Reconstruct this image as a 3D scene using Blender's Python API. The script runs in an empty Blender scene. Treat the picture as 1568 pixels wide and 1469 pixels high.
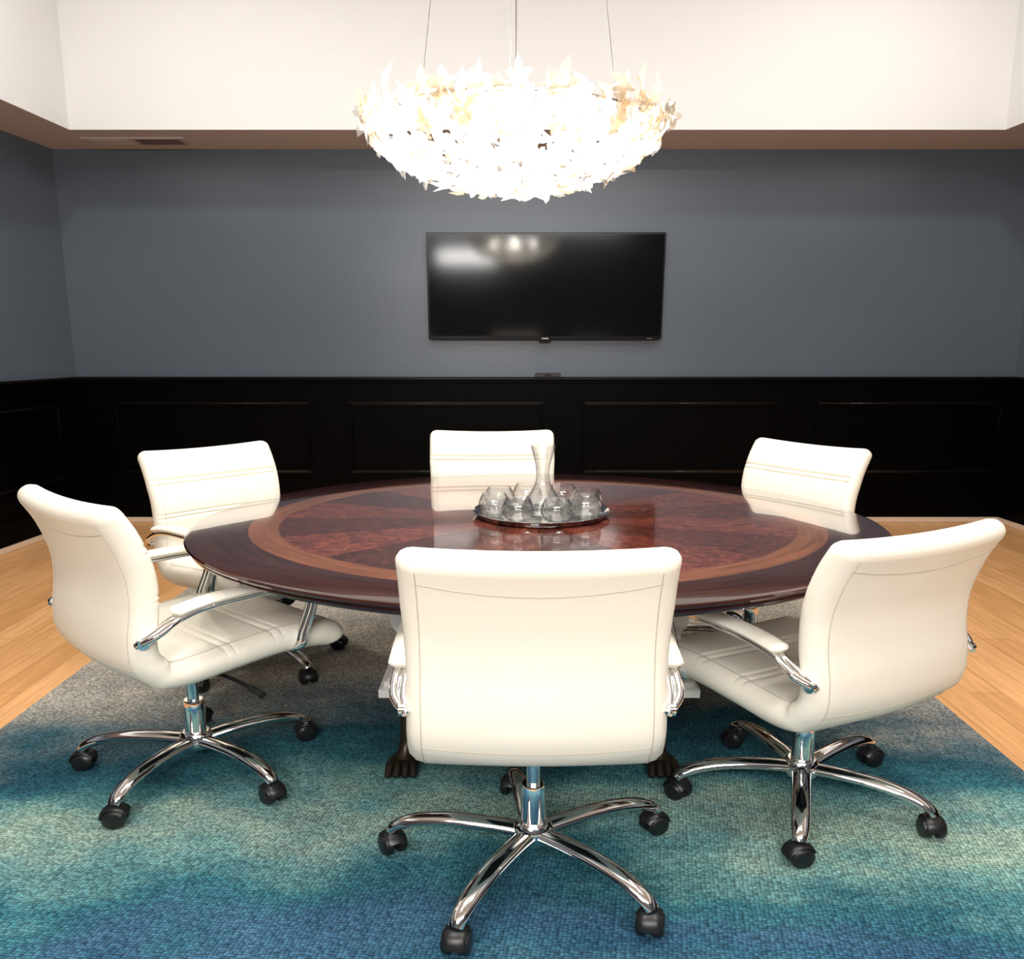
import bpy, bmesh, math, random
from mathutils import Vector, Matrix
random.seed(7)
scene = bpy.context.scene
scene.view_settings.view_transform = 'Standard'
scene.view_settings.look = 'None'
scene.view_settings.exposure = 0.0

# ------------------------------------------------------------------ materials
def newmat(name):
    m = bpy.data.materials.new(name); m.use_nodes = True
    nt = m.node_tree
    b = nt.nodes.get('Principled BSDF')
    return m, nt, b
def N(nt, t, **kw):
    n = nt.nodes.new(t)
    for k, v in kw.items():
        setattr(n, k, v)
    return n
def L(nt, a, b): nt.links.new(a, b)
def simple(name, col, rough=0.5, metal=0.0, bump=0.0, bscale=200.0, coat=0.0, var=0.0, vscale=3.0, spec=0.5):
    m, nt, b = newmat(name)
    b.inputs['Base Color'].default_value = (*col, 1)
    b.inputs['Roughness'].default_value = rough
    b.inputs['Metallic'].default_value = metal
    b.inputs['Coat Weight'].default_value = coat
    b.inputs['Specular IOR Level'].default_value = spec
    tc = N(nt, 'ShaderNodeTexCoord')
    if bump > 0:
        no = N(nt, 'ShaderNodeTexNoise'); no.inputs['Scale'].default_value = bscale
        no.inputs['Detail'].default_value = 3
        L(nt, tc.outputs['Object'], no.inputs['Vector'])
        bp = N(nt, 'ShaderNodeBump'); bp.inputs['Strength'].default_value = bump
        bp.inputs['Distance'].default_value = 0.002
        L(nt, no.outputs['Fac'], bp.inputs['Height']); L(nt, bp.outputs['Normal'], b.inputs['Normal'])
    if var > 0:
        no = N(nt, 'ShaderNodeTexNoise'); no.inputs['Scale'].default_value = vscale
        L(nt, tc.outputs['Object'], no.inputs['Vector'])
        mx = N(nt, 'ShaderNodeMix', data_type='RGBA')
        mx.inputs[6].default_value = (*[c*(1-var) for c in col], 1)
        mx.inputs[7].default_value = (*[min(1, c*(1+var)) for c in col], 1)
        L(nt, no.outputs['Fac'], mx.inputs[0]); L(nt, mx.outputs[2], b.inputs['Base Color'])
    return m
def ramp(nt, stops, interp='LINEAR'):
    r = N(nt, 'ShaderNodeValToRGB'); cr = r.color_ramp; cr.interpolation = interp
    while len(cr.elements) < len(stops): cr.elements.new(0.5)
    for e, (p, c) in zip(cr.elements, stops):
        e.position = p; e.color = (*c, 1)
    return r
def math_n(nt, op, a, b=None, c=None):
    n = N(nt, 'ShaderNodeMath', operation=op)
    for i, v in enumerate((a, b, c)):
        if v is None: continue
        if isinstance(v, (int, float)): n.inputs[i].default_value = v
        else: L(nt, v, n.inputs[i])
    return n.outputs[0]

M_leather = simple('cream_leather', (0.87, 0.825, 0.715), 0.42, bump=0.15, bscale=260, var=0.03, vscale=6)
M_seam = simple('cream_stitching', (0.56, 0.51, 0.42), 0.6)
M_chrome = simple('chrome', (0.86, 0.86, 0.87), 0.07, 1.0, var=0.02)
M_black = simple('black_plastic', (0.009, 0.009, 0.010), 0.35, var=0.1)
M_wall = simple('slate_grey_paint', (0.082, 0.102, 0.130), 0.32, bump=0.2, bscale=60, var=0.08, vscale=1.2)
M_wains = simple('black_paint', (0.0008, 0.0007, 0.0008), 0.45, var=0.1, spec=0.05)
M_wainsg = simple('black_gloss_moulding', (0.004, 0.003, 0.003), 0.2, var=0.1, spec=0.45)
M_white = simple('white_ceiling_paint', (0.655, 0.655, 0.65), 0.85, var=0.01)
M_soffit = simple('soffit_shaded_white', (0.50, 0.44, 0.43), 0.8, var=0.02)  # ceiling white with shade and warm floor bounce put into the colour
M_shoe = simple('shoe_moulding_paint', (0.66, 0.50, 0.36), 0.5, var=0.05)
M_tvb = simple('tv_bezel_plastic', (0.004, 0.004, 0.005), 0.25, spec=0.3)
M_screen = simple('tv_screen_glass', (0.0015, 0.0015, 0.0015), 0.10, spec=0.5)
M_silver = simple('silver_tray_metal', (0.55, 0.55, 0.55), 0.10, 1.0, var=0.03)
M_ped = simple('white_pedestal_lacquer', (0.75, 0.73, 0.7), 0.3, var=0.03)
M_bronze = simple('dark_bronze', (0.05, 0.035, 0.025), 0.35, 0.7, var=0.2, vscale=20)
M_maho = simple('dark_mahogany', (0.05, 0.012, 0.008), 0.18, var=0.25, vscale=12, coat=0.5)
M_vent = simple('vent_paint', (0.42, 0.36, 0.34), 0.6)
M_ventd = simple('vent_slot_dark', (0.08, 0.06, 0.06), 0.8)
M_grey = simple('silver_logo', (0.5, 0.5, 0.5), 0.3, 0.8)

def thin_glass(name, tint):
    m, nt, b = newmat(name)
    nt.nodes.remove(b)
    out = nt.nodes['Material Output']
    tr = N(nt, 'ShaderNodeBsdfTransparent'); tr.inputs[0].default_value = (*tint, 1)
    g = N(nt, 'ShaderNodeBsdfGlass'); g.inputs['Roughness'].default_value = 0.0; g.inputs['IOR'].default_value = 1.2
    gg = N(nt, 'ShaderNodeBsdfGlossy'); gg.inputs['Roughness'].default_value = 0.02
    lw = N(nt, 'ShaderNodeLayerWeight'); lw.inputs['Blend'].default_value = 0.5
    f3 = math_n(nt, 'POWER', lw.outputs['Facing'], 3.2)
    fac = math_n(nt, 'MULTIPLY_ADD', f3, 0.75, 0.04)
    m1 = N(nt, 'ShaderNodeMixShader'); m1.inputs[0].default_value = 0.25
    L(nt, tr.outputs[0], m1.inputs[1]); L(nt, g.outputs[0], m1.inputs[2])
    mx = N(nt, 'ShaderNodeMixShader')
    L(nt, fac, mx.inputs[0]); L(nt, m1.outputs[0], mx.inputs[1]); L(nt, gg.outputs[0], mx.inputs[2])
    L(nt, mx.outputs[0], out.inputs[0])
    return m
M_glass = thin_glass('clear_glass', (0.985, 0.99, 0.99))

def leaf_mat(name, col, tcol, trf):
    m, nt, b = newmat(name); nt.nodes.remove(b)
    out = nt.nodes['Material Output']
    tr = N(nt, 'ShaderNodeBsdfTransparent'); tr.inputs[0].default_value = (*tcol, 1)
    tl = N(nt, 'ShaderNodeBsdfTranslucent'); tl.inputs[0].default_value = (*col, 1)
    g = N(nt, 'ShaderNodeBsdfGlossy'); g.inputs['Roughness'].default_value = 0.1
    m1 = N(nt, 'ShaderNodeMixShader'); m1.inputs[0].default_value = trf
    L(nt, tr.outputs[0], m1.inputs[1]); L(nt, tl.outputs[0], m1.inputs[2])
    m2 = N(nt, 'ShaderNodeMixShader'); m2.inputs[0].default_value = 0.14
    L(nt, m1.outputs[0], m2.inputs[1]); L(nt, g.outputs[0], m2.inputs[2])
    L(nt, m2.outputs[0], out.inputs[0])
    return m
M_leafc = leaf_mat('murano_clear_glass', (0.84, 0.82, 0.78), (0.98, 0.975, 0.965), 0.5)
M_leafa = leaf_mat('murano_amber_glass', (0.36, 0.27, 0.18), (0.90, 0.83, 0.72), 0.5)
def emit(name, col, s):
    m, nt, b = newmat(name)
    b.inputs['Emission Color'].default_value = (*col, 1); b.inputs['Emission Strength'].default_value = s
    b.inputs['Base Color'].default_value = (*col, 1)
    return m
M_bulb = emit('bulb_glow', (1, 0.96, 0.90), 22)

# wood floor
def wood_floor():
    m, nt, b = newmat('honey_oak_floor')
    tc = N(nt, 'ShaderNodeTexCoord')
    mp = N(nt, 'ShaderNodeMapping'); mp.inputs['Rotation'].default_value = (0, 0, math.radians(90))
    L(nt, tc.outputs['Object'], mp.inputs['Vector'])
    br = N(nt, 'ShaderNodeTexBrick')
    br.inputs['Color1'].default_value = (0.66, 0.34, 0.135, 1)
    br.inputs['Color2'].default_value = (0.80, 0.44, 0.20, 1)
    br.inputs['Mortar'].default_value = (0.42, 0.20, 0.08, 1)
    br.inputs['Scale'].default_value = 1.0
    br.inputs['Mortar Size'].default_value = 0.0018
    br.inputs['Brick Width'].default_value = 1.1
    br.inputs['Row Height'].default_value = 0.13
    L(nt, mp.outputs[0], br.inputs['Vector'])
    m2 = N(nt, 'ShaderNodeMapping'); m2.inputs['Scale'].default_value = (14, 1.2, 1)
    L(nt, tc.outputs['Object'], m2.inputs['Vector'])
    no = N(nt, 'ShaderNodeTexNoise'); no.inputs['Scale'].default_value = 3; no.inputs['Detail'].default_value = 6
    no.inputs['Distortion'].default_value = 0.6
    L(nt, m2.outputs[0], no.inputs['Vector'])
    r = ramp(nt, [(0.3, (0.84, 0.80, 0.75)), (0.7, (1.1, 1.1, 1.08))])
    L(nt, no.outputs['Fac'], r.inputs[0])
    mx = N(nt, 'ShaderNodeMix', data_type='RGBA', blend_type='MULTIPLY'); mx.inputs[0].default_value = 1
    L(nt, br.outputs['Color'], mx.inputs[6]); L(nt, r.outputs[0], mx.inputs[7])
    L(nt, mx.outputs[2], b.inputs['Base Color'])
    b.inputs['Roughness'].default_value = 0.32
    return m
M_floor = wood_floor()

def rug_mat():
    m, nt, b = newmat('ombre_blue_rug')
    tc = N(nt, 'ShaderNodeTexCoord')
    sp = N(nt, 'ShaderNodeSeparateXYZ'); L(nt, tc.outputs['Object'], sp.inputs[0])
    mp = N(nt, 'ShaderNodeMapping'); mp.inputs['Scale'].default_value = (1.1, 2.2, 1); mp.inputs['Location'].default_value = (5.3, 1.7, 0)
    L(nt, tc.outputs['Object'], mp.inputs['Vector'])
    no = N(nt, 'ShaderNodeTexNoise'); no.inputs['Scale'].default_value = 1.2; no.inputs['Detail'].default_value = 8
    no.inputs['Roughness'].default_value = 0.6
    L(nt, mp.outputs[0], no.inputs['Vector'])
    w = math_n(nt, 'MULTIPLY', math_n(nt, 'SUBTRACT', no.outputs['Fac'], 0.5), 1.1)
    yy = math_n(nt, 'ADD', sp.outputs['Y'], w)
    xx = math_n(nt, 'ABSOLUTE', sp.outputs['X'])
    xx = math_n(nt, 'MULTIPLY', math_n(nt, 'MAXIMUM', math_n(nt, 'SUBTRACT', xx, 0.7), 0.0), 0.30)
    yy = math_n(nt, 'ADD', yy, xx)
    t = math_n(nt, 'DIVIDE', math_n(nt, 'SUBTRACT', yy, 0.8), 3.2)
    blue = (0.035, 0.115, 0.18); purp = (0.045, 0.115, 0.19); teal = (0.040, 0.155, 0.19); lt = (0.15, 0.31, 0.30); green = (0.29, 0.41, 0.34)
    beige = (0.40, 0.37, 0.31); dteal = (0.025, 0.085, 0.115)
    r = ramp(nt, [(0.0, (0.14, 0.29, 0.34)), (0.12, (0.09, 0.21, 0.27)), (0.19, blue), (0.23, purp), (0.285, teal), (0.33, lt), (0.37, green), (0.41, lt), (0.46, teal), (0.51, dteal), (0.56, (0.10, 0.15, 0.165)), (0.60, (0.22, 0.23, 0.21)), (0.68, beige), (1.0, (0.46, 0.41, 0.33))])
    L(nt, t, r.inputs[0])
    n4 = N(nt, 'ShaderNodeTexNoise'); n4.inputs['Scale'].default_value = 2.6; n4.inputs['Detail'].default_value = 5; n4.inputs['Roughness'].default_value = 0.55
    L(nt, tc.outputs['Object'], n4.inputs['Vector'])
    pr = ramp(nt, [(0.32, (0.62, 0.68, 0.78)), (0.5, (1, 1, 1)), (0.68, (1.35, 1.28, 1.18))]); L(nt, n4.outputs['Fac'], pr.inputs[0])
    mp4 = N(nt, 'ShaderNodeMix', data_type='RGBA', blend_type='MULTIPLY'); mp4.inputs[0].default_value = 0.7
    L(nt, r.outputs[0], mp4.inputs[6]); L(nt, pr.outputs[0], mp4.inputs[7])
    # woven knots, slightly slanted rows of short loops
    m3 = N(nt, 'ShaderNodeMapping'); m3.inputs['Scale'].default_value = (95, 130, 1); m3.inputs['Rotation'].default_value = (0, 0, 0.15)
    L(nt, tc.outputs['Object'], m3.inputs['Vector'])
    vo = N(nt, 'ShaderNodeTexVoronoi', feature='F1'); vo.inputs['Scale'].default_value = 1.0; vo.inputs['Randomness'].default_value = 0.45
    L(nt, m3.outputs[0], vo.inputs['Vector'])
    rr = ramp(nt, [(0.0, (1.55, 1.53, 1.5)), (0.35, (1.08, 1.08, 1.08)), (0.7, (0.35, 0.37, 0.42))])
    L(nt, vo.outputs['Distance'], rr.inputs[0])
    sc = N(nt, 'ShaderNodeSeparateColor'); L(nt, vo.outputs['Color'], sc.inputs[0])
    kn = N(nt, 'ShaderNodeMapRange'); kn.inputs[3].default_value = 0.72; kn.inputs[4].default_value = 1.25
    L(nt, sc.outputs[0], kn.inputs[0])
    cw = N(nt, 'ShaderNodeCombineColor')
    for i in range(3): L(nt, kn.outputs[0], cw.inputs[i])
    mx = N(nt, 'ShaderNodeMix', data_type='RGBA', blend_type='MULTIPLY'); mx.inputs[0].default_value = 0.9
    L(nt, mp4.outputs[2], mx.inputs[6]); L(nt, rr.outputs[0], mx.inputs[7])
    mk = N(nt, 'ShaderNodeMix', data_type='RGBA', blend_type='MULTIPLY'); mk.inputs[0].default_value = 1.0
    L(nt, mx.outputs[2], mk.inputs[6]); L(nt, cw.outputs[0], mk.inputs[7])
    L(nt, mk.outputs[2], b.inputs['Base Color'])
    b.inputs['Roughness'].default_value = 0.95
    b.inputs['Specular IOR Level'].default_value = 0.1
    bp = N(nt, 'ShaderNodeBump'); bp.inputs['Strength'].default_value = 0.4; bp.inputs['Distance'].default_value = 0.005
    bp.invert = True
    L(nt, vo.outputs['Distance'], bp.inputs['Height']); L(nt, bp.outputs['Normal'], b.inputs['Normal'])
    return m
M_rug = rug_mat()

TA, TB = 1.178, 0.92
def table_mat():
    m, nt, b = newmat('inlaid_mahogany')
    tc = N(nt, 'ShaderNodeTexCoord')
    mp = N(nt, 'ShaderNodeMapping'); mp.inputs['Scale'].default_value = (1/TA, 1/TB, 1)
    L(nt, tc.outputs['Object'], mp.inputs['Vector'])
    sp = N(nt, 'ShaderNodeSeparateXYZ'); L(nt, mp.outputs[0], sp.inputs[0])
    x2 = math_n(nt, 'MULTIPLY', sp.outputs['X'], sp.outputs['X']); y2 = math_n(nt, 'MULTIPLY', sp.outputs['Y'], sp.outputs['Y'])
    r = math_n(nt, 'SQRT', math_n(nt, 'ADD', x2, y2))
    ang = math_n(nt, 'ARCTAN2', sp.outputs['Y'], sp.outputs['X'])
    a = math_n(nt, 'ADD', math_n(nt, 'MULTIPLY', ang, 16/(2*math.pi)), 32.0)
    ff = math_n(nt, 'PINGPONG', a, 1.0)
    fl_i = math_n(nt, 'FLOOR', a)
    cb = N(nt, 'ShaderNodeCombineXYZ')
    L(nt, math_n(nt, 'MULTIPLY', ff, 2.4), cb.inputs[0])
    L(nt, math_n(nt, 'MULTIPLY', r, 8.0), cb.inputs[1])
    L(nt, math_n(nt, 'MULTIPLY', fl_i, 0.17), cb.inputs[2])
    no = N(nt, 'ShaderNodeTexNoise'); no.inputs['Scale'].default_value = 2.8; no.inputs['Detail'].default_value = 10
    no.inputs['Distortion'].default_value = 2.0; no.inputs['Roughness'].default_value = 0.72
    L(nt, cb.outputs[0], no.inputs['Vector'])
    fl = ramp(nt, [(0.36, (0.020, 0.005, 0.005)), (0.47, (0.07, 0.015, 0.011)), (0.56, (0.14, 0.032, 0.017)), (0.66, (0.25, 0.068, 0.032))])
    L(nt, no.outputs['Fac'], fl.inputs[0])
    wv = N(nt, 'ShaderNodeTexWhiteNoise', noise_dimensions='1D')
    L(nt, fl_i, wv.inputs['W'])
    wmix = math_n(nt, 'ADD', math_n(nt, 'MULTIPLY', math_n(nt, 'MODULO', fl_i, 2.0), 0.6), math_n(nt, 'MULTIPLY', wv.outputs['Value'], 0.4))
    wb = N(nt, 'ShaderNodeMapRange'); wb.inputs[3].default_value = 0.5; wb.inputs[4].default_value = 1.45
    L(nt, wmix, wb.inputs[0])
    cw = N(nt, 'ShaderNodeCombineColor')
    for i in range(3): L(nt, wb.outputs[0], cw.inputs[i])
    mxw = N(nt, 'ShaderNodeMix', data_type='RGBA', blend_type='MULTIPLY'); mxw.inputs[0].default_value = 1
    L(nt, fl.outputs[0], mxw.inputs[6]); L(nt, cw.outputs[0], mxw.inputs[7])
    # ring grain runs around the table
    cg = N(nt, 'ShaderNodeCombineXYZ')
    L(nt, math_n(nt, 'MULTIPLY', ang, 2.2), cg.inputs[0]); L(nt, math_n(nt, 'MULTIPLY', r, 42.0), cg.inputs[1])
    no2 = N(nt, 'ShaderNodeTexNoise'); no2.inputs['Scale'].default_value = 1.6; no2.inputs['Detail'].default_value = 6
    L(nt, cg.outputs[0], no2.inputs['Vector'])
    ring = ramp(nt, [(0.3, (0.12, 0.038, 0.017)), (0.7, (0.24, 0.082, 0.035))]); L(nt, no2.outputs['Fac'], ring.inputs[0])
    edge = ramp(nt, [(0.3, (0.015, 0.005, 0.005)), (0.7, (0.055, 0.015, 0.012))]); L(nt, no2.outputs['Fac'], edge.inputs[0])
    def mixby(thr, A, B):
        g = math_n(nt, 'GREATER_THAN', r, thr)
        mx = N(nt, 'ShaderNodeMix', data_type='RGBA')
        L(nt, g, mx.inputs[0]); L(nt, A, mx.inputs[6]); L(nt, B, mx.inputs[7]); return mx.outputs[2]
    c = mixby(0.75, mxw.outputs[2], ring.outputs[0])
    c = mixby(0.832, c, edge.outputs[0])
    L(nt, c, b.inputs['Base Color'])
    b.inputs['Roughness'].default_value = 0.14
    b.inputs['Coat Weight'].default_value = 0.9; b.inputs['Coat Roughness'].default_value = 0.02
    return m
M_table = table_mat()

# ------------------------------------------------------------------ mesh helpers
class MB:
    def __init__(s): s.v = []; s.f = []; s.m = []
    def add(s, verts, faces, mi=0):
        o = len(s.v); s.v += [tuple(v) for v in verts]
        s.f += [tuple(i+o for i in f) for f in faces]; s.m += [mi]*len(faces)
    def box(s, c, d, mi=0, rz=0.0, bevel=0.0):
        hx, hy, hz = d[0]/2, d[1]/2, d[2]/2
        if bevel <= 0:
            vs = [Vector((x*hx, y*hy, z*hz)) for z in (-1, 1) for y in (-1, 1) for x in (-1, 1)]
            fs = [(0,2,3,1),(4,5,7,6),(0,1,5,4),(2,6,7,3),(0,4,6,2),(1,3,7,5)]
        else:
            bm = bmesh.new(); bmesh.ops.create_cube(bm, size=1)
            for v in bm.verts: v.co = Vector((v.co.x*2*hx, v.co.y*2*hy, v.co.z*2*hz))
            bmesh.ops.bevel(bm, geom=bm.edges[:], offset=bevel, segments=3, affect='EDGES')
            bm.verts.index_update(); vs = [v.co.copy() for v in bm.verts]; fs = [tuple(v.index for v in f.verts) for f in bm.faces]; bm.free()
        R = Matrix.Rotation(rz, 3, 'Z')
        s.add([R @ v + Vector(c) for v in vs], fs, mi)
    def lathe(s, prof, c=(0,0,0), seg=32, mi=0, sx=1.0, sy=1.0, axis='Z', cap=True):
        vs = []; fs = []
        for (r, z) in prof:
            for k in range(seg):
                a = 2*math.pi*k/seg
                p = (r*math.cos(a)*sx, r*math.sin(a)*sy, z)
                if axis == 'X': p = (p[2], p[0], p[1])
                if axis == 'Y': p = (p[0], p[2], p[1])
                vs.append((p[0]+c[0], p[1]+c[1], p[2]+c[2]))
        n = len(prof)
        for i in range(n-1):
            for k in range(seg):
                k2 = (k+1) % seg
                fs.append((i*seg+k, i*seg+k2, (i+1)*seg+k2, (i+1)*seg+k))
        if cap:
            fs.append(tuple(range(seg-1, -1, -1))); fs.append(tuple((n-1)*seg+k for k in range(seg)))
        s.add(vs, fs, mi)
    def tube(s, pts, rad, seg=8, mi=0, flat=1.0, sm=0):
        pts = [Vector(p) for p in pts]
        if sm: pts = catmull(pts, sm)
        n = len(pts); vs = []; fs = []
        up = Vector((0, 0, 1)); prev = None
        for i, p in enumerate(pts):
            t = (pts[min(n-1, i+1)]-pts[max(0, i-1)])
            t.normalize()
            if prev is None:
                a = t.cross(up)
                if a.length < 1e-3: a = t.cross(Vector((0, 1, 0)))
            else: a = prev - t*prev.dot(t)
            a.normalize(); prev = a; b = t.cross(a)
            r = rad(i/(n-1)) if callable(rad) else rad
            rf = r*flat
            for k in range(seg):
                th = 2*math.pi*k/seg
                vs.append(p + a*math.cos(th)*r + b*math.sin(th)*rf)
        for i in range(n-1):
            for k in range(seg):
                k2 = (k+1) % seg
                fs.append((i*seg+k, i*seg+k2, (i+1)*seg+k2, (i+1)*seg+k))
        fs.append(tuple(range(seg-1, -1, -1))); fs.append(tuple((n-1)*seg+k for k in range(seg)))
        s.add(vs, fs, mi)
    def obj(s, name, mats, parent=None, loc=(0,0,0), T=None, smooth=True, recalc=True, sharp=40):
        me = bpy.data.meshes.new(name)
        vs = [T(Vector(v)) for v in s.v] if T else s.v
        me.from_pydata([tuple(v) for v in vs], [], s.f)
        for m in mats: me.materials.append(m)
        for p, mi in zip(me.polygons, s.m): p.material_index = mi
        if recalc:
            bm = bmesh.new(); bm.from_mesh(me); bmesh.ops.recalc_face_normals(bm, faces=bm.faces); bm.to_mesh(me); bm.free()
        if smooth:
            for p in me.polygons: p.use_smooth = True
            me.set_sharp_from_angle(angle=math.radians(sharp))
        ob = bpy.data.objects.new(name, me); scene.collection.objects.link(ob)
        ob.location = loc
        if parent: ob.parent = parent
        return ob
def catmull(pts, k):
    out = []; n = len(pts)
    for i in range(n-1):
        p0 = pts[max(0, i-1)]; p1 = pts[i]; p2 = pts[i+1]; p3 = pts[min(n-1, i+2)]
        for j in range(k):
            t = j/k
            out.append(0.5*((2*p1)+(p2-p0)*t+(2*p0-5*p1+4*p2-p3)*t*t+(3*p1-p0-3*p2+p3)*t**3))
    out.append(pts[-1]); return out
def empty(name, loc):
    e = bpy.data.objects.new(name, None); e.location = loc; scene.collection.objects.link(e); e.empty_display_size = 0.1; return e

# ------------------------------------------------------------------ room
YB = 5.68; ZS = 2.75; ZC = 4.1
BL = Vector((-3.31, YB)); BR = Vector((3.82, YB)); FL = Vector((-3.97, -1.6)); FR = Vector((4.3, -1.6))
b = MB(); b.box((0, 2.0, -0.05), (9.4, 7.8, 0.1)); b.obj('floor', [M_floor], smooth=False)

def wall(name, p0, p1, out):
    d = (p1-p0); ln = d.length; a = math.atan2(d.y, d.x); mid = (p0+p1)/2
    c = mid + out*0.06
    b = MB(); b.box((c.x, c.y, ZS/2), (ln+0.12, 0.12, ZS), rz=a); b.obj(name, [M_wall], smooth=False)
    return ln, a
def wainscot(p0, p1, inn, idx, panels, side):
    d = (p1-p0); ln = d.length; a = math.atan2(d.y, d.x); u = d/ln
    def at(s, off, z): q = p0+u*s+inn*off; return (q.x, q.y, z)
    b = MB()
    b.box(at(ln/2, 0.008, 0.555), (ln, 0.016, 1.11), rz=a)
    b.box(at(ln/2, 0.022, 1.115), (ln, 0.044, 0.022), mi=1, rz=a, bevel=0.006)
    b.box(at(ln/2, 0.016, 1.09), (ln, 0.03, 0.03), rz=a, bevel=0.008)
    for (s0, s1) in panels:
        z0, z1 = 0.40, 0.925
        for zz in (z0, z1):
            b.box(at((s0+s1)/2, 0.024, zz), (s1-s0, 0.028, 0.022), mi=1, rz=a, bevel=0.009)
            b.box(at((s0+s1)/2, 0.018, zz+(0.02 if zz == z0 else -0.02)), (s1-s0-.06, 0.012, 0.02), rz=a, bevel=0.004)
        for ss in (s0+0.014, s1-0.014):
            b.box(at(ss, 0.022, (z0+z1)/2), (0.028, 0.026, z1-z0), rz=a, bevel=0.007)
    b.box(at(ln/2, 0.018, 0.1), (ln, 0.02, 0.2), rz=a, bevel=0.005)
    b.obj('trim_%d' % idx, [M_wains, M_wainsg], smooth=True)
    b = MB(); b.box(at(ln/2, 0.036, 0.02), (ln, 0.02, 0.04), rz=a, bevel=0.005)
    b.obj('baseboard_'+side, [M_shoe])
wall('wall_back', BL, BR, Vector((0, 1)))
wall('wall_front', FL, FR, Vector((0, -1)))
pan = []
s = -1.246 - 2*1.785 - BL.x
for k in range(6):
    s0 = s+k*1.785; s1 = s0+1.49
    s0c = max(s0, 0.08); s1c = min(s1, BR.x-BL.x-0.08)
    if s1c-s0c > 0.15: pan.append((s0c, s1c))
wainscot(BL, BR, Vector((0, -1)), 1, pan, 'back')
dl = (BL-FL).normalized(); nl = Vector((-dl.y, dl.x))
wall('wall_left', FL, BL, nl)
ln = (BL-FL).length
wainscot(FL, BL, -nl, 2, [(ln-0.25-1.3-k*1.6, ln-0.25-k*1.6) for k in range(4)], 'left')
dr = (BR-FR).normalized(); nr = Vector((dr.y, -dr.x))
wall('wall_right', FR, BR, nr)
ln = (BR-FR).length
wainscot(FR, BR, -nr, 3, [(ln-0.25-1.3-k*1.6, ln-0.25-k*1.6) for k in range(4)], 'right')

outer = [(-4.12, -1.72), (4.45, -1.72), (3.95, YB+0.12), (-3.43, YB+0.12)]
inner = [(-3.25, -1.0), (3.6, -1.0), (3.235, 5.19), (-2.90, 5.19)]
b = MB(); vs = [(x, y, ZS) for x, y in outer]+[(x, y, ZS) for x, y in inner]+[(x, y, ZS+0.06) for x, y in outer]+[(x, y, ZS+0.06) for x, y in inner]
fs = []
for i in range(4):
    j = (i+1) % 4
    fs += [(i, j, 4+j, 4+i), (8+i, 8+j, 12+j, 12+i), (i, j, 8+j, 8+i)]
b.add(vs, fs); b.obj('ceiling_soffit', [M_soffit], smooth=False)
b = MB(); o = 0.08
cx, cy = 0.15, 2.1
def grow(p, o): return (p[0]+(o if p[0] > cx else -o), p[1]+(o if p[1] > cy else -o))
vs = [(x, y, ZS) for x, y in inner]+[(x, y, ZC) for x, y in inner]+[(*grow(p, o), ZS+0.07) for p in inner]+[(*grow(p, o), ZC) for p in inner]
fs = []
for i in range(4):
    j = (i+1) % 4
    fs += [(i, j, 4+j, 4+i), (8+i, 8+j, 12+j, 12+i), (4+i, 4+j, 12+j, 12+i)]
b.add(vs, fs); b.obj('ceiling_tray', [M_white], smooth=False)
b = MB(); b.box((0.15, 2.1, ZC+0.05), (7.2, 6.6, 0.1)); b.obj('ceiling', [M_white], smooth=False)

b = MB(); b.box((-2.58, 5.44, ZS-0.006), (0.70, 0.16, 0.012), bevel=0.003)
for k in range(5):
    b.box((-2.42, 5.385+k*0.027, ZS-0.013), (0.30, 0.010, 0.004), mi=1)
    b.box((-2.76, 5.385+k*0.027, ZS-0.013), (0.28, 0.005, 0.006), mi=0)
b.obj('air_vent', [M_vent, M_ventd])

# ------------------------------------------------------------------ TV
tv = empty('television', (0.245, YB-0.10, 1.78))
TW, TH = 1.73, 0.76
b = MB()
b.box((0, 0.02, 0), (TW, 0.035, TH), bevel=0.006)
b.box((0, 0.040, -0.05), (TW*0.7, 0.02, TH*0.6), bevel=0.008)
b.obj('housing', [M_tvb], tv)
b = MB(); b.box((0, -0.0005, 0.006), (TW-0.03, 0.008, TH-0.045)); b.obj('screen', [M_screen], tv, smooth=False)
b = MB(); b.box((0, 0.0, -TH/2-0.006), (0.09, 0.03, 0.02), bevel=0.004); b.box((0, -0.001, -TH/2+0.009), (0.05, 0.006, 0.008), mi=1)
b.box((TW/2-0.09, -0.001, -TH/2+0.009), (0.04, 0.004, 0.003), mi=1)
b.obj('logo_badge', [M_tvb, M_grey], tv)
b = MB(); b.box((0, 0.065, 0), (0.5, 0.04, 0.3)); b.obj('wall_bracket', [M_black], tv)
tv.rotation_euler = (math.radians(4.0), 0, 0)
b = MB(); b.box((0.27, YB-0.045, 1.141), (0.19, 0.07, 0.03), bevel=0.006); b.box((0.27, YB-0.082, 1.141), (0.05, 0.006, 0.012), mi=1)
b.obj('media_box', [M_black, M_tvb])

# ------------------------------------------------------------------ rug
b = MB(); b.box((-0.09, 2.27, 0.006), (3.48, 3.6, 0.012), bevel=0.004)
b.obj('area_rug', [M_rug], smooth=False)

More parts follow.
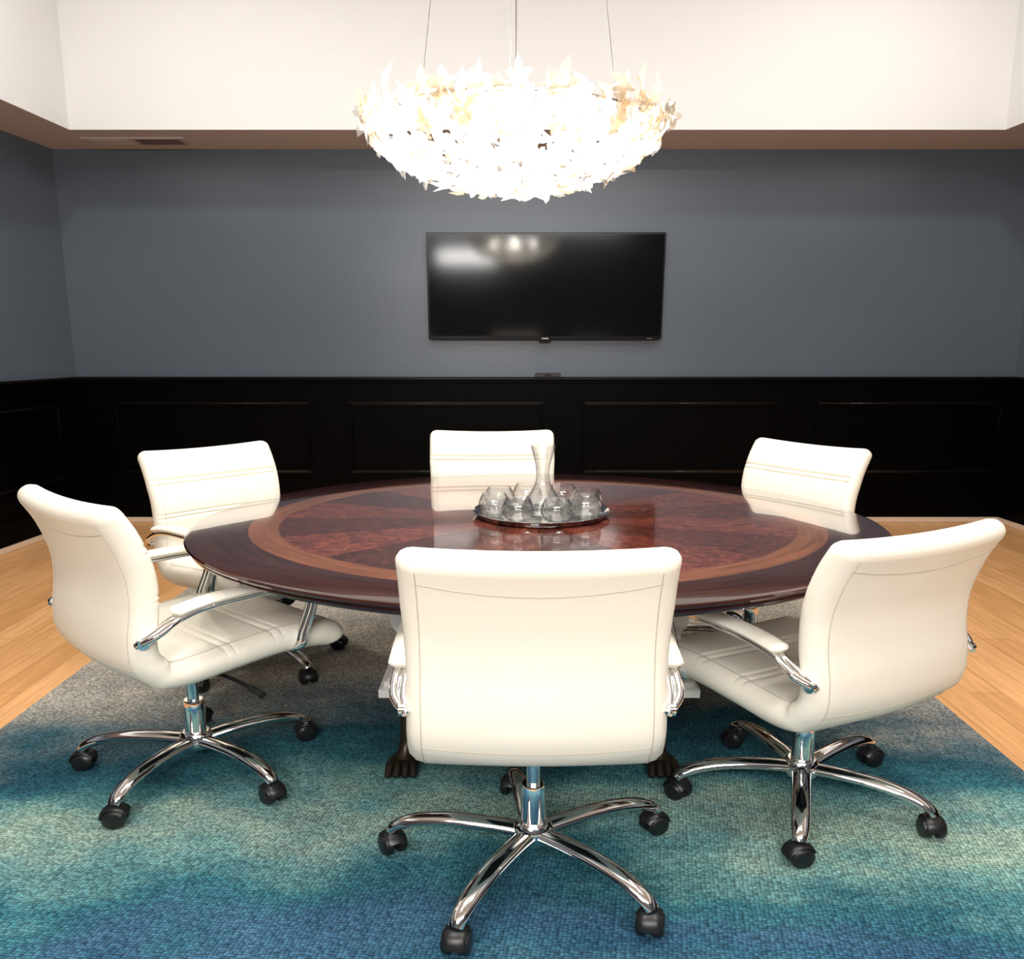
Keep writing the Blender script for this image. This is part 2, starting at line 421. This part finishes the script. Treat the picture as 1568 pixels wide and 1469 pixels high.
# ------------------------------------------------------------------ table
TC = (0.085, 2.55); tb = empty('conference_table', (TC[0], TC[1], 0))
b = MB()
prof = [(0.0005, .712), (.90, .712), (.955, .714), (.972, .720), (.976, .727), (.988, .730), (.990, .736), (.984, .740), (.997, .746), (1.0, .752), (.997, .758), (.985, .7605), (.75, .7605), (.4, .7605), (0.0005, .7605)]
b.lathe(prof, seg=128, sx=TA, sy=TB)
b.obj('inlaid_top', [M_table], tb, smooth=True, sharp=35)
b = MB(); b.lathe([(0.58, .67), (.58, .713)], seg=96, sx=TA, sy=TB); b.obj('apron', [M_maho], tb)
def sq_loft(b, prof, mi=0):
    vs = []; fs = []
    for (hx, hy, z) in prof: vs += [(-hx, -hy, z), (hx, -hy, z), (hx, hy, z), (-hx, hy, z)]
    n = len(prof)
    for i in range(n-1):
        for k in range(4):
            j = (k+1) % 4; fs.append((4*i+k, 4*i+j, 4*i+4+j, 4*i+4+k))
    fs.append((3, 2, 1, 0)); fs.append(tuple(4*(n-1)+k for k in range(4)))
    b.add(vs, fs, mi)
b = MB()
sq_loft(b, [(.50, .40, .28), (.50, .40, .305), (.485, .385, .31), (.485, .385, .325), (.465, .365, .335), (.45, .35, .38), (.445, .345, .47), (.46, .36, .50), (.465, .365, .53), (.45, .35, .56), (.40, .32, .58), (.38, .30, .62), (.42, .34, .671)])
b.obj('pedestal', [M_ped], tb, smooth=False)
b = MB()
for sx in (-1, 1):
    for sy in (-1, 1):
        x0, y0 = sx*.37-.02, sy*.28
        b.tube([(x0, y0, .29), (x0+sx*.03, y0+sy*.04, .2), (x0+sx*.035, y0+sy*.06, .10), (x0+sx*.04, y0+sy*.08, .05)], lambda t: .045-.018*math.sin(t*math.pi)-.01*t, seg=14, sm=6)
        for k in range(4):
            dx = (k-1.5)*.024
            b.tube([(x0+sx*.04+dx*.7, y0+sy*.07, .05), (x0+sx*.045+dx, y0+sy*.11, .048), (x0+sx*.045+dx*1.1, y0+sy*.135, .032), (x0+sx*.045+dx*1.1, y0+sy*.145, .026)], lambda t: .016-.006*t, seg=10, sm=5)
b.obj('lion_paw_feet', [M_bronze], tb)

# ------------------------------------------------------------------ tray, carafe, glasses
ZT = 0.7612
TX, TY = 0.105, 2.60
b = MB(); b.lathe([(.001, 0), (.19, 0), (.205, .003), (.213, .018), (.216, .020), (.213, .021), (.203, .006), (.19, .004), (.001, .004)], seg=64, sx=1.14)
b.obj('serving_tray', [M_silver], loc=(TX, TY, ZT))
zt = ZT+.0045
b = MB()
b.lathe([(.001, .002), (.056, .002), (.066, .008), (.068, .025), (.058, .052), (.038, .082), (.025, .112), (.021, .14), (.024, .178), (.034, .22), (.040, .247), (.0385, .247), (.032, .219), (.022, .178), (.019, .14), (.023, .112), (.035, .084), (.055, .053), (.064, .026), (.060, .012), (.05, .007), (.001, .007)], seg=40, sx=1.12)
b.obj('glass_carafe', [M_glass], loc=(TX+.005, TY+.0, zt))
for i in range(8):
    a = 2*math.pi*(i+.35)/8
    gx, gy = TX+.155*1.12*math.cos(a), TY+.148*math.sin(a)
    b = MB()
    b.lathe([(.001, .001), (.024, .001), (.038, .012), (.049, .032), (.050, .048), (.044, .068), (.037, .082), (.0358, .082), (.0425, .068), (.0483, .048), (.0473, .032), (.036, .014), (.022, .006), (.001, .006)], seg=32, sx=1.12)
    b.obj('drinking_glass', [M_glass], loc=(gx, gy, zt))

# ------------------------------------------------------------------ chairs
SX = 1.2
def chair(loc, ang, base_rot, dz=0.0, bs=1.0, sh=1.0):
    """ang = facing angle (deg from +X).  Local frame: facing +Y."""
    root = empty('office_chair', (loc[0], loc[1], 0.012))
    R = Matrix.Rotation(math.radians(ang-90), 3, 'Z')
    def T(v):
        q = R @ v; return Vector((q.x*SX, q.y, q.z))
    def T2(v): return T(Vector((v.x*sh, v.y*sh, v.z+dz)))
    ctrl = [(.30, .425), (.26, .452), (.14, .466), (.0, .458), (-.12, .448), (-.185, .462), (-.222, .51), (-.228, .58), (-.217, .67), (-.220, .76), (-.248, .86), (-.290, .945)]
    P = catmull([Vector((0, y, z)) for y, z in ctrl], 12)
    S = [0]
    for i in range(1, len(P)): S.append(S[-1]+(P[i]-P[i-1]).length)
    Ltot = S[-1]
    def ev(s):
        s = min(max(s, 0), Ltot)
        for i in range(1, len(S)):
            if S[i] >= s: break
        f = (s-S[i-1])/max(1e-9, S[i]-S[i-1]); p = P[i-1].lerp(P[i], f)
        a = P[max(0, i-2)]; c = P[min(len(P)-1, i+1)]; t = (c-a).normalized()
        return p, Vector((0, t.z, -t.y))
    def sz(z):
        best = min((abs(P[i].z-z), S[i]) for i in range(len(P)) if P[i].y < -.2); return best[1]
    def sy(y):
        best = min((abs(P[i].y-y), S[i]) for i in range(len(P)) if P[i].z < .475 and P[i].y > -.15); return best[1]
    def rnd(e, r): return 1.0 if e >= r else math.sqrt(max(0.0, 1-((r-e)/r)**2))
    def wid(s):
        f = s/Ltot
        w0 = .248 - .006*math.sin(min(1, max(0, (f-.45)/.4))*math.pi)
        rc = .03; e = min(s, Ltot-s)
        return w0-rc+rc*rnd(e, rc)
    def thk(s):
        f = s/Ltot
        t = .043 if f < .4 else .043-(.012)*min(1, (f-.4)/.2)
        e = min(s, Ltot-s)
        return max(.003, t*rnd(e, t))
    grooves = [sz(.83), sz(.812), sz(.70), sz(.682), sy(.13), sy(.11), sy(0.0), sy(-.02)]
    ss = [Ltot*i/64 for i in range(65)]
    for g in grooves: ss += [g-.007, g-.0035, g, g+.0035, g+.007]
    for e in (.001, .003, .006, .01, .015, .022, .03): ss += [e, Ltot-e]
    ss = sorted(set(round(s, 5) for s in ss if 0 <= s <= Ltot))
    def curv(s, x, w): return (.022 if s/Ltot > .5 else .010)*(abs(x)/w)**2
    rows = []; M = 14; A = 6
    for s in ss:
        p, n = ev(s); w = wid(s); t = thk(s); row = []
        g = sum(math.exp(-((s-g0)/.0035)**2) for g0 in grooves)*.007
        wt = w-t
        for k in range(M+1):
            x = -wt+2*wt*k/M
            pil = .006*(1-(x/w)**2)
            row.append((x, t-g+pil*(1 if t > .02 else 0)))
        for k in range(1, A):
            a = math.pi/2-math.pi*k/A; row.append((wt+t*math.cos(a), (t-g*.6*(1 if a > 0 else 0))*math.sin(a)))
        for k in range(M+1):
            x = wt-2*wt*k/M; row.append((x, -t))
        for k in range(1, A):
            a = -math.pi/2-math.pi*k/A; row.append((-wt+t*math.cos(a), t*math.sin(a)))
        rows.append([Vector((x, 0, 0))+p+n*(v+curv(s, x, w)) for x, v in row])
    b = MB(); K = len(rows[0]); vs = [v for r in rows for v in r]; fs = []
    for i in range(len(rows)-1):
        for k in range(K):
            j = (k+1) % K; fs.append((i*K+k, i*K+j, (i+1)*K+j, (i+1)*K+k))
    fs.append(tuple(range(K))); fs.append(tuple((len(rows)-1)*K+k for k in range(K)))
    b.add(vs, fs)
    b.obj('seat_and_back_shell', [M_leather], root, T=T2, sharp=60)
    def surf(s, x, side):
        p, n = ev(s); w = wid(s); t = thk(s); return Vector((x, 0, 0))+p+n*(side*t+curv(s, x, w))
    b = MB()
    sm = Ltot-.062
    pts = []
    for k in range(25):
        x = -.215+.43*k/24; s = sm-.024*(1-(x/.215)**2)
        pts.append(surf(s, x, -1.0))
    b.tube(pts, .0018, seg=6)
    for sgn in (-1, 1):
        b.tube([surf(Ltot*.45+(Ltot*.52)*k/30, sgn*(.212), -1.0) for k in range(31)], .0012, seg=6)
        b.tube([surf(.03+(Ltot-.06)*k/60, sgn*(wid(.03+(Ltot-.06)*k/60)-.030), 1.02) for k in range(61)], .0010, seg=6)
    b.tube([surf(sz(.50), -.21+.42*k/20, -1.0) for k in range(21)], .0015, seg=6)
    b.obj('stitching', [M_seam], root, T=T2)
    b = MB(); pads = MB()
    for sgn in (-1, 1):
        X = sgn*.256
        for off in (-.009, .009):
            pts = [(sgn*.238, -.235, .575), (X+off, -.20, .60), (X+off, -.14, .635), (X+off, -.06, .652), (X+off, .08, .655), (X+off, .16, .652), (X+off, .205, .63), (X+off, .205, .585), (X+off, .175, .50), (X+off, .165, .465), (sgn*.23, .16, .44)]
            b.tube(pts, .0095, seg=10, sm=6)
        b.lathe([(.001, -.006), (.014, -.006), (.014, .006), (.001, .006)], c=(sgn*.247, -.225, .58), seg=14, axis='X')
        pads.tube([(X, -.155, .648), (X, -.14, .655), (X, -.06, .668), (X, .06, .672), (X, .135, .668), (X, .15, .662)], lambda t: .026*min(1, .35+4*min(t, 1-t)), seg=14, sm=6, flat=.55)
    b.obj('chrome_arms', [M_chrome], root, T=T2)
    pads.obj('arm_pads', [M_leather], root, T=T2)
    b = MB()
    b.box((0, -.01, .398), (.22, .26, .022), bevel=.006)
    b.box((0, -.01, .375), (.13, .17, .035), bevel=.01)
    b.tube([(.05, 0, .375), (.17, .02, .372), (.245, .03, .36)], .006, seg=8, sm=4)
    b.tube([(.24, .03, .361), (.285, .035, .352)], .011, seg=10)
    b.lathe([(.001, 0), (.028, .0), (.028, .05), (.001, .05)], c=(0, .155, .375), seg=16, axis='Y')
    b.obj('tilt_mechanism', [M_black], root, T=T2)
    b = MB()
    b.lathe([(.001, .19), (.015, .19), (.015, .37+dz), (.001, .37+dz)], seg=20)
    b.lathe([(.001, .085), (.026, .085), (.0275, .10), (.0275, .20), (.026, .235), (.024, .24), (.001, .24)], seg=24)
    b.lathe([(.001, .075), (.036, .078), (.043, .09), (.043, .12), (.034, .132), (.001, .132)], seg=24)
    wh = MB()
    for k in range(5):
        a = math.radians(base_rot-ang+90+72*k)
        u = Vector((math.cos(a), math.sin(a), 0)); pr = Vector((-u.y, u.x, 0)); ub = u*bs
        pts = [u*.03+Vector((0, 0, .105)), ub*.09+Vector((0, 0, .112)), ub*.17+Vector((0, 0, .114)), ub*.24+Vector((0, 0, .104)), ub*.285+Vector((0, 0, .084)), ub*.302+Vector((0, 0, .066))]
        b.tube(pts, lambda t: .0235-.007*t+.002*math.sin(t*math.pi), seg=12, sm=6, flat=.72)
        c = ub*.298
        ca = a+random.uniform(-1.2, 1.2)
        cu = Vector((math.cos(ca), math.sin(ca), 0)); cp = Vector((-cu.y, cu.x, 0))
        tmp = MB()
        for sg in (-1, 1):
            tmp.lathe([(.001, sg*.006), (.022, sg*.006), (.0278, sg*.009), (.0278, sg*.021), (.022, sg*.027), (.010, sg*.028), (.001, sg*.028)], seg=22, axis='X')
        tmp.lathe([(.001, -.007), (.008, -.007), (.008, .007), (.001, .007)], seg=10, axis='X')
        hood = []
        for i in range(10):
            th = math.radians(5+150*i/9); hood.append((0, math.cos(th)*.031, math.sin(th)*.031))
        tmp.tube(hood, lambda t: .022, seg=12, flat=.28)
        tmp.tube([(0, .0, .025), (0, 0, .048)], .010, seg=10)
        vs = [c + cp*v[0] + cu*v[1] + Vector((0, 0, v[2]+.0278)) for v in tmp.v]
        wh.add(vs, tmp.f)
    b.obj('chrome_star_base', [M_chrome], root, T=T)
    wh.obj('casters', [M_black], root, T=T)
    return root

chair((.055, 1.74), 90, 98, -.02, 1.07)             # near centre
chair((-1.015, 2.20), 47, 36, -.015, 1.03, 1.02)    # near left
chair((.87, 2.04), 119, 252, -.062, 1.03, 1.05)     # near right
chair((-1.09, 3.01), -42, 30, -.037, 1, 1.02)       # far left
chair((-.085, 3.29), -88, 90, -.01)                 # far centre
chair((1.04, 3.08), 213, 20, -.03, 1, 1.02)         # far right

# ------------------------------------------------------------------ chandelier
CH = Vector((.012, 2.55, 2.055))
ch = empty('chandelier', CH)
RX, RY, DZ = .475, .40, .20
b = MB()
def leaf(b, c, nrm, up, size, mi):
    nrm = nrm.normalized(); up = (up-nrm*up.dot(nrm)).normalized(); sd = nrm.cross(up)
    n = 20; ph = random.uniform(0, 6.28); curl = random.uniform(-.1, .5); ruf = random.uniform(.12, .26)
    lob = [random.uniform(.75, 1.2) for _ in range(5)]; lob[0] = random.uniform(1.1, 1.4)
    vs = [c.copy()]
    for rr_ in (.5, 1.0):
        for k in range(n):
            th = 2*math.pi*k/n
            q = th*5/(2*math.pi); li = int(round(q)) % 5; fr = abs(q-round(q))*2
            r = size*((lob[li])*(1-fr)**1.15*.6+.48)
            if rr_ == .5: r = min(r, size*.6)*.7
            h = size*(-curl*(r/size)**2+ruf*math.sin(3*th+ph)*(r/size))
            vs.append(c+up*r*math.cos(th)+sd*r*math.sin(th)*.9+nrm*h)
    fs = [(0, 1+k, 1+(k+1) % n) for k in range(n)]+[(1+k, 1+n+k, 1+n+(k+1) % n, 1+(k+1) % n) for k in range(n)]
    b.add(vs, fs, mi)
rings = 10
for layer in (0, 1):
    for i in range(rings):
        ph = math.radians(3+83*(i+.5*layer)/(rings-.5))
        cr = math.cos(ph)**1.15*(1-.07*layer)
        cnt = max(6, int((50 if layer == 0 else 24)*cr))
        for k in range(cnt):
            a = 2*math.pi*(k+random.uniform(-.3, .3)+.5*(i % 2))/cnt
            p = Vector((RX*cr*math.cos(a), RY*cr*math.sin(a), -DZ*math.sin(ph)*(1-.07*layer)))
            nn = Vector((cr*math.cos(a)/RX, cr*math.sin(a)/RY, -math.sin(ph)/DZ)).normalized()
            nn = (nn+Vector((random.uniform(-.5, .5), random.uniform(-.5, .5), random.uniform(-.5, .5)))).normalized()
            up = Vector((math.cos(a)*.4+random.uniform(-.6, .6), math.sin(a)*.4+random.uniform(-.6, .6), random.choice((1, 1, -1))))
            leaf(b, p+nn*random.uniform(-.005, .012), nn, up, random.uniform(.034, .050), 1 if random.random() < (.18 if i > 2 else .33) else 0)
for k in range(32):
    a = 2*math.pi*(k+random.uniform(-.3, .3))/32
    rr = random.uniform(1.0, 1.07)
    p = Vector((RX*rr*math.cos(a), RY*rr*math.sin(a), random.uniform(-.005, .022)))
    nn = Vector((math.cos(a)+random.uniform(-.6, .6), math.sin(a)+random.uniform(-.6, .6), random.uniform(-.5, .2)))
    leaf(b, p, nn, Vector((math.cos(a)*.6+random.uniform(-.5, .5), math.sin(a)*.5, 1)), random.uniform(.036, .056), 1 if random.random() < .6 else 0)
b.obj('glass_leaves', [M_leafc, M_leafa], ch, smooth=True, recalc=False, sharp=50)
b = MB()
ringp = [(RX*.93*math.cos(2*math.pi*k/48), RY*.93*math.sin(2*math.pi*k/48), -.01) for k in range(49)]
b.tube(ringp, .005, seg=8)
for k in range(6):
    a = math.pi*k/3+.2
    b.tube([(RX*.93*math.cos(a), RY*.93*math.sin(a), -.01), (RX*.55*math.cos(a), RY*.55*math.sin(a), -.125), (0, 0, -.16)], .002, seg=6)
b.obj('steel_frame', [M_chrome], ch)
b = MB()
top = ZC-CH.z
for (x, y) in ((-.285, -.19), (.30, -.19), (-.02, .33)):
    b.tube([(x, y, -.01), (x*.2, y*.2, top-.04)], .0016, seg=6)
b.tube([(.0, 0, -.05), (.004, 0, top-.04)], .0028, seg=6)
b.lathe([(.001, top-.045), (.10, top-.045), (.11, top-.03), (.11, top-.001), (.001, top-.001)], seg=32)
b.obj('suspension_cables', [M_chrome], ch)
b = MB()
for k in range(10):
    a = 2*math.pi*k/10
    bm = bmesh.new(); bmesh.ops.create_uvsphere(bm, u_segments=14, v_segments=10, radius=.030)
    bm.verts.index_update()
    rr = .66 if k % 2 else .32
    b.add([v.co+Vector((RX*rr*math.cos(a), RY*rr*math.sin(a), -.03-.05*(1-rr))) for v in bm.verts], [tuple(v.index for v in f.verts) for f in bm.faces]); bm.free()
b.obj('bulbs', [M_bulb], ch)

def plight(name, loc, power, col, r=.06):
    l = bpy.data.lights.new(name, 'POINT'); l.energy = power; l.color = col; l.shadow_soft_size = r
    o = bpy.data.objects.new(name, l); o.location = loc; scene.collection.objects.link(o); return o
def alight(name, loc, size, power, col, rot=(0, 0, 0), sy=None):
    l = bpy.data.lights.new(name, 'AREA'); l.energy = power; l.color = col; l.size = size
    if sy: l.shape = 'RECTANGLE'; l.size_y = sy
    o = bpy.data.objects.new(name, l); o.location = loc; o.rotation_euler = rot; scene.collection.objects.link(o); return o
for (dx, dy) in ((-.2, 0), (.2, 0), (0, -.15), (0, .15)):
    plight('chandelier_lamp', CH+Vector((dx, dy, -.02)), 14, (1, .965, .91), .05)
alight('tray_fill', (.15, 2.0, ZC-.03), 2.6, 112, (1, .98, .96), sy=2.6)  # unseen area lamp added as ambient fill for tray and room
alight('front_fill', (0, -1.5, 2.5), 3.6, 125, (1, .975, .94), rot=(math.radians(62), 0, 0), sy=.35)  # unseen fill added behind the camera to brighten the chair backs
alight('tv_glint_fill', (-.75, -1.58, 1.80), .95, 20, (1, .98, .95), rot=(math.radians(90), 0, 0), sy=.22)  # unseen area light added for the bright reflection in the TV screen
for (x, y) in ((-2.0, 3.6), (-1.0, .6), (2.3, 3.8), (1.5, .6)):
    alight('ceiling_fill', (x, y, ZC-.04), .25, 34, (1, .96, .90))  # unseen lamps without fixtures, added overhead as general fill

w = bpy.data.worlds.new('world'); scene.world = w; w.use_nodes = True
w.node_tree.nodes['Background'].inputs[0].default_value = (1, .97, .93, 1)
w.node_tree.nodes['Background'].inputs[1].default_value = 0.4

# ------------------------------------------------------------------ camera
cd = bpy.data.cameras.new('camera'); cam = bpy.data.objects.new('camera', cd); scene.collection.objects.link(cam)
cam.location = (0, 0, 1.36); cam.rotation_euler = (math.radians(90-10.26), 0, 0)
cd.sensor_width = 36; cd.sensor_fit = 'HORIZONTAL'; cd.lens = 26.08; cd.clip_start = 0.02
scene.camera = cam
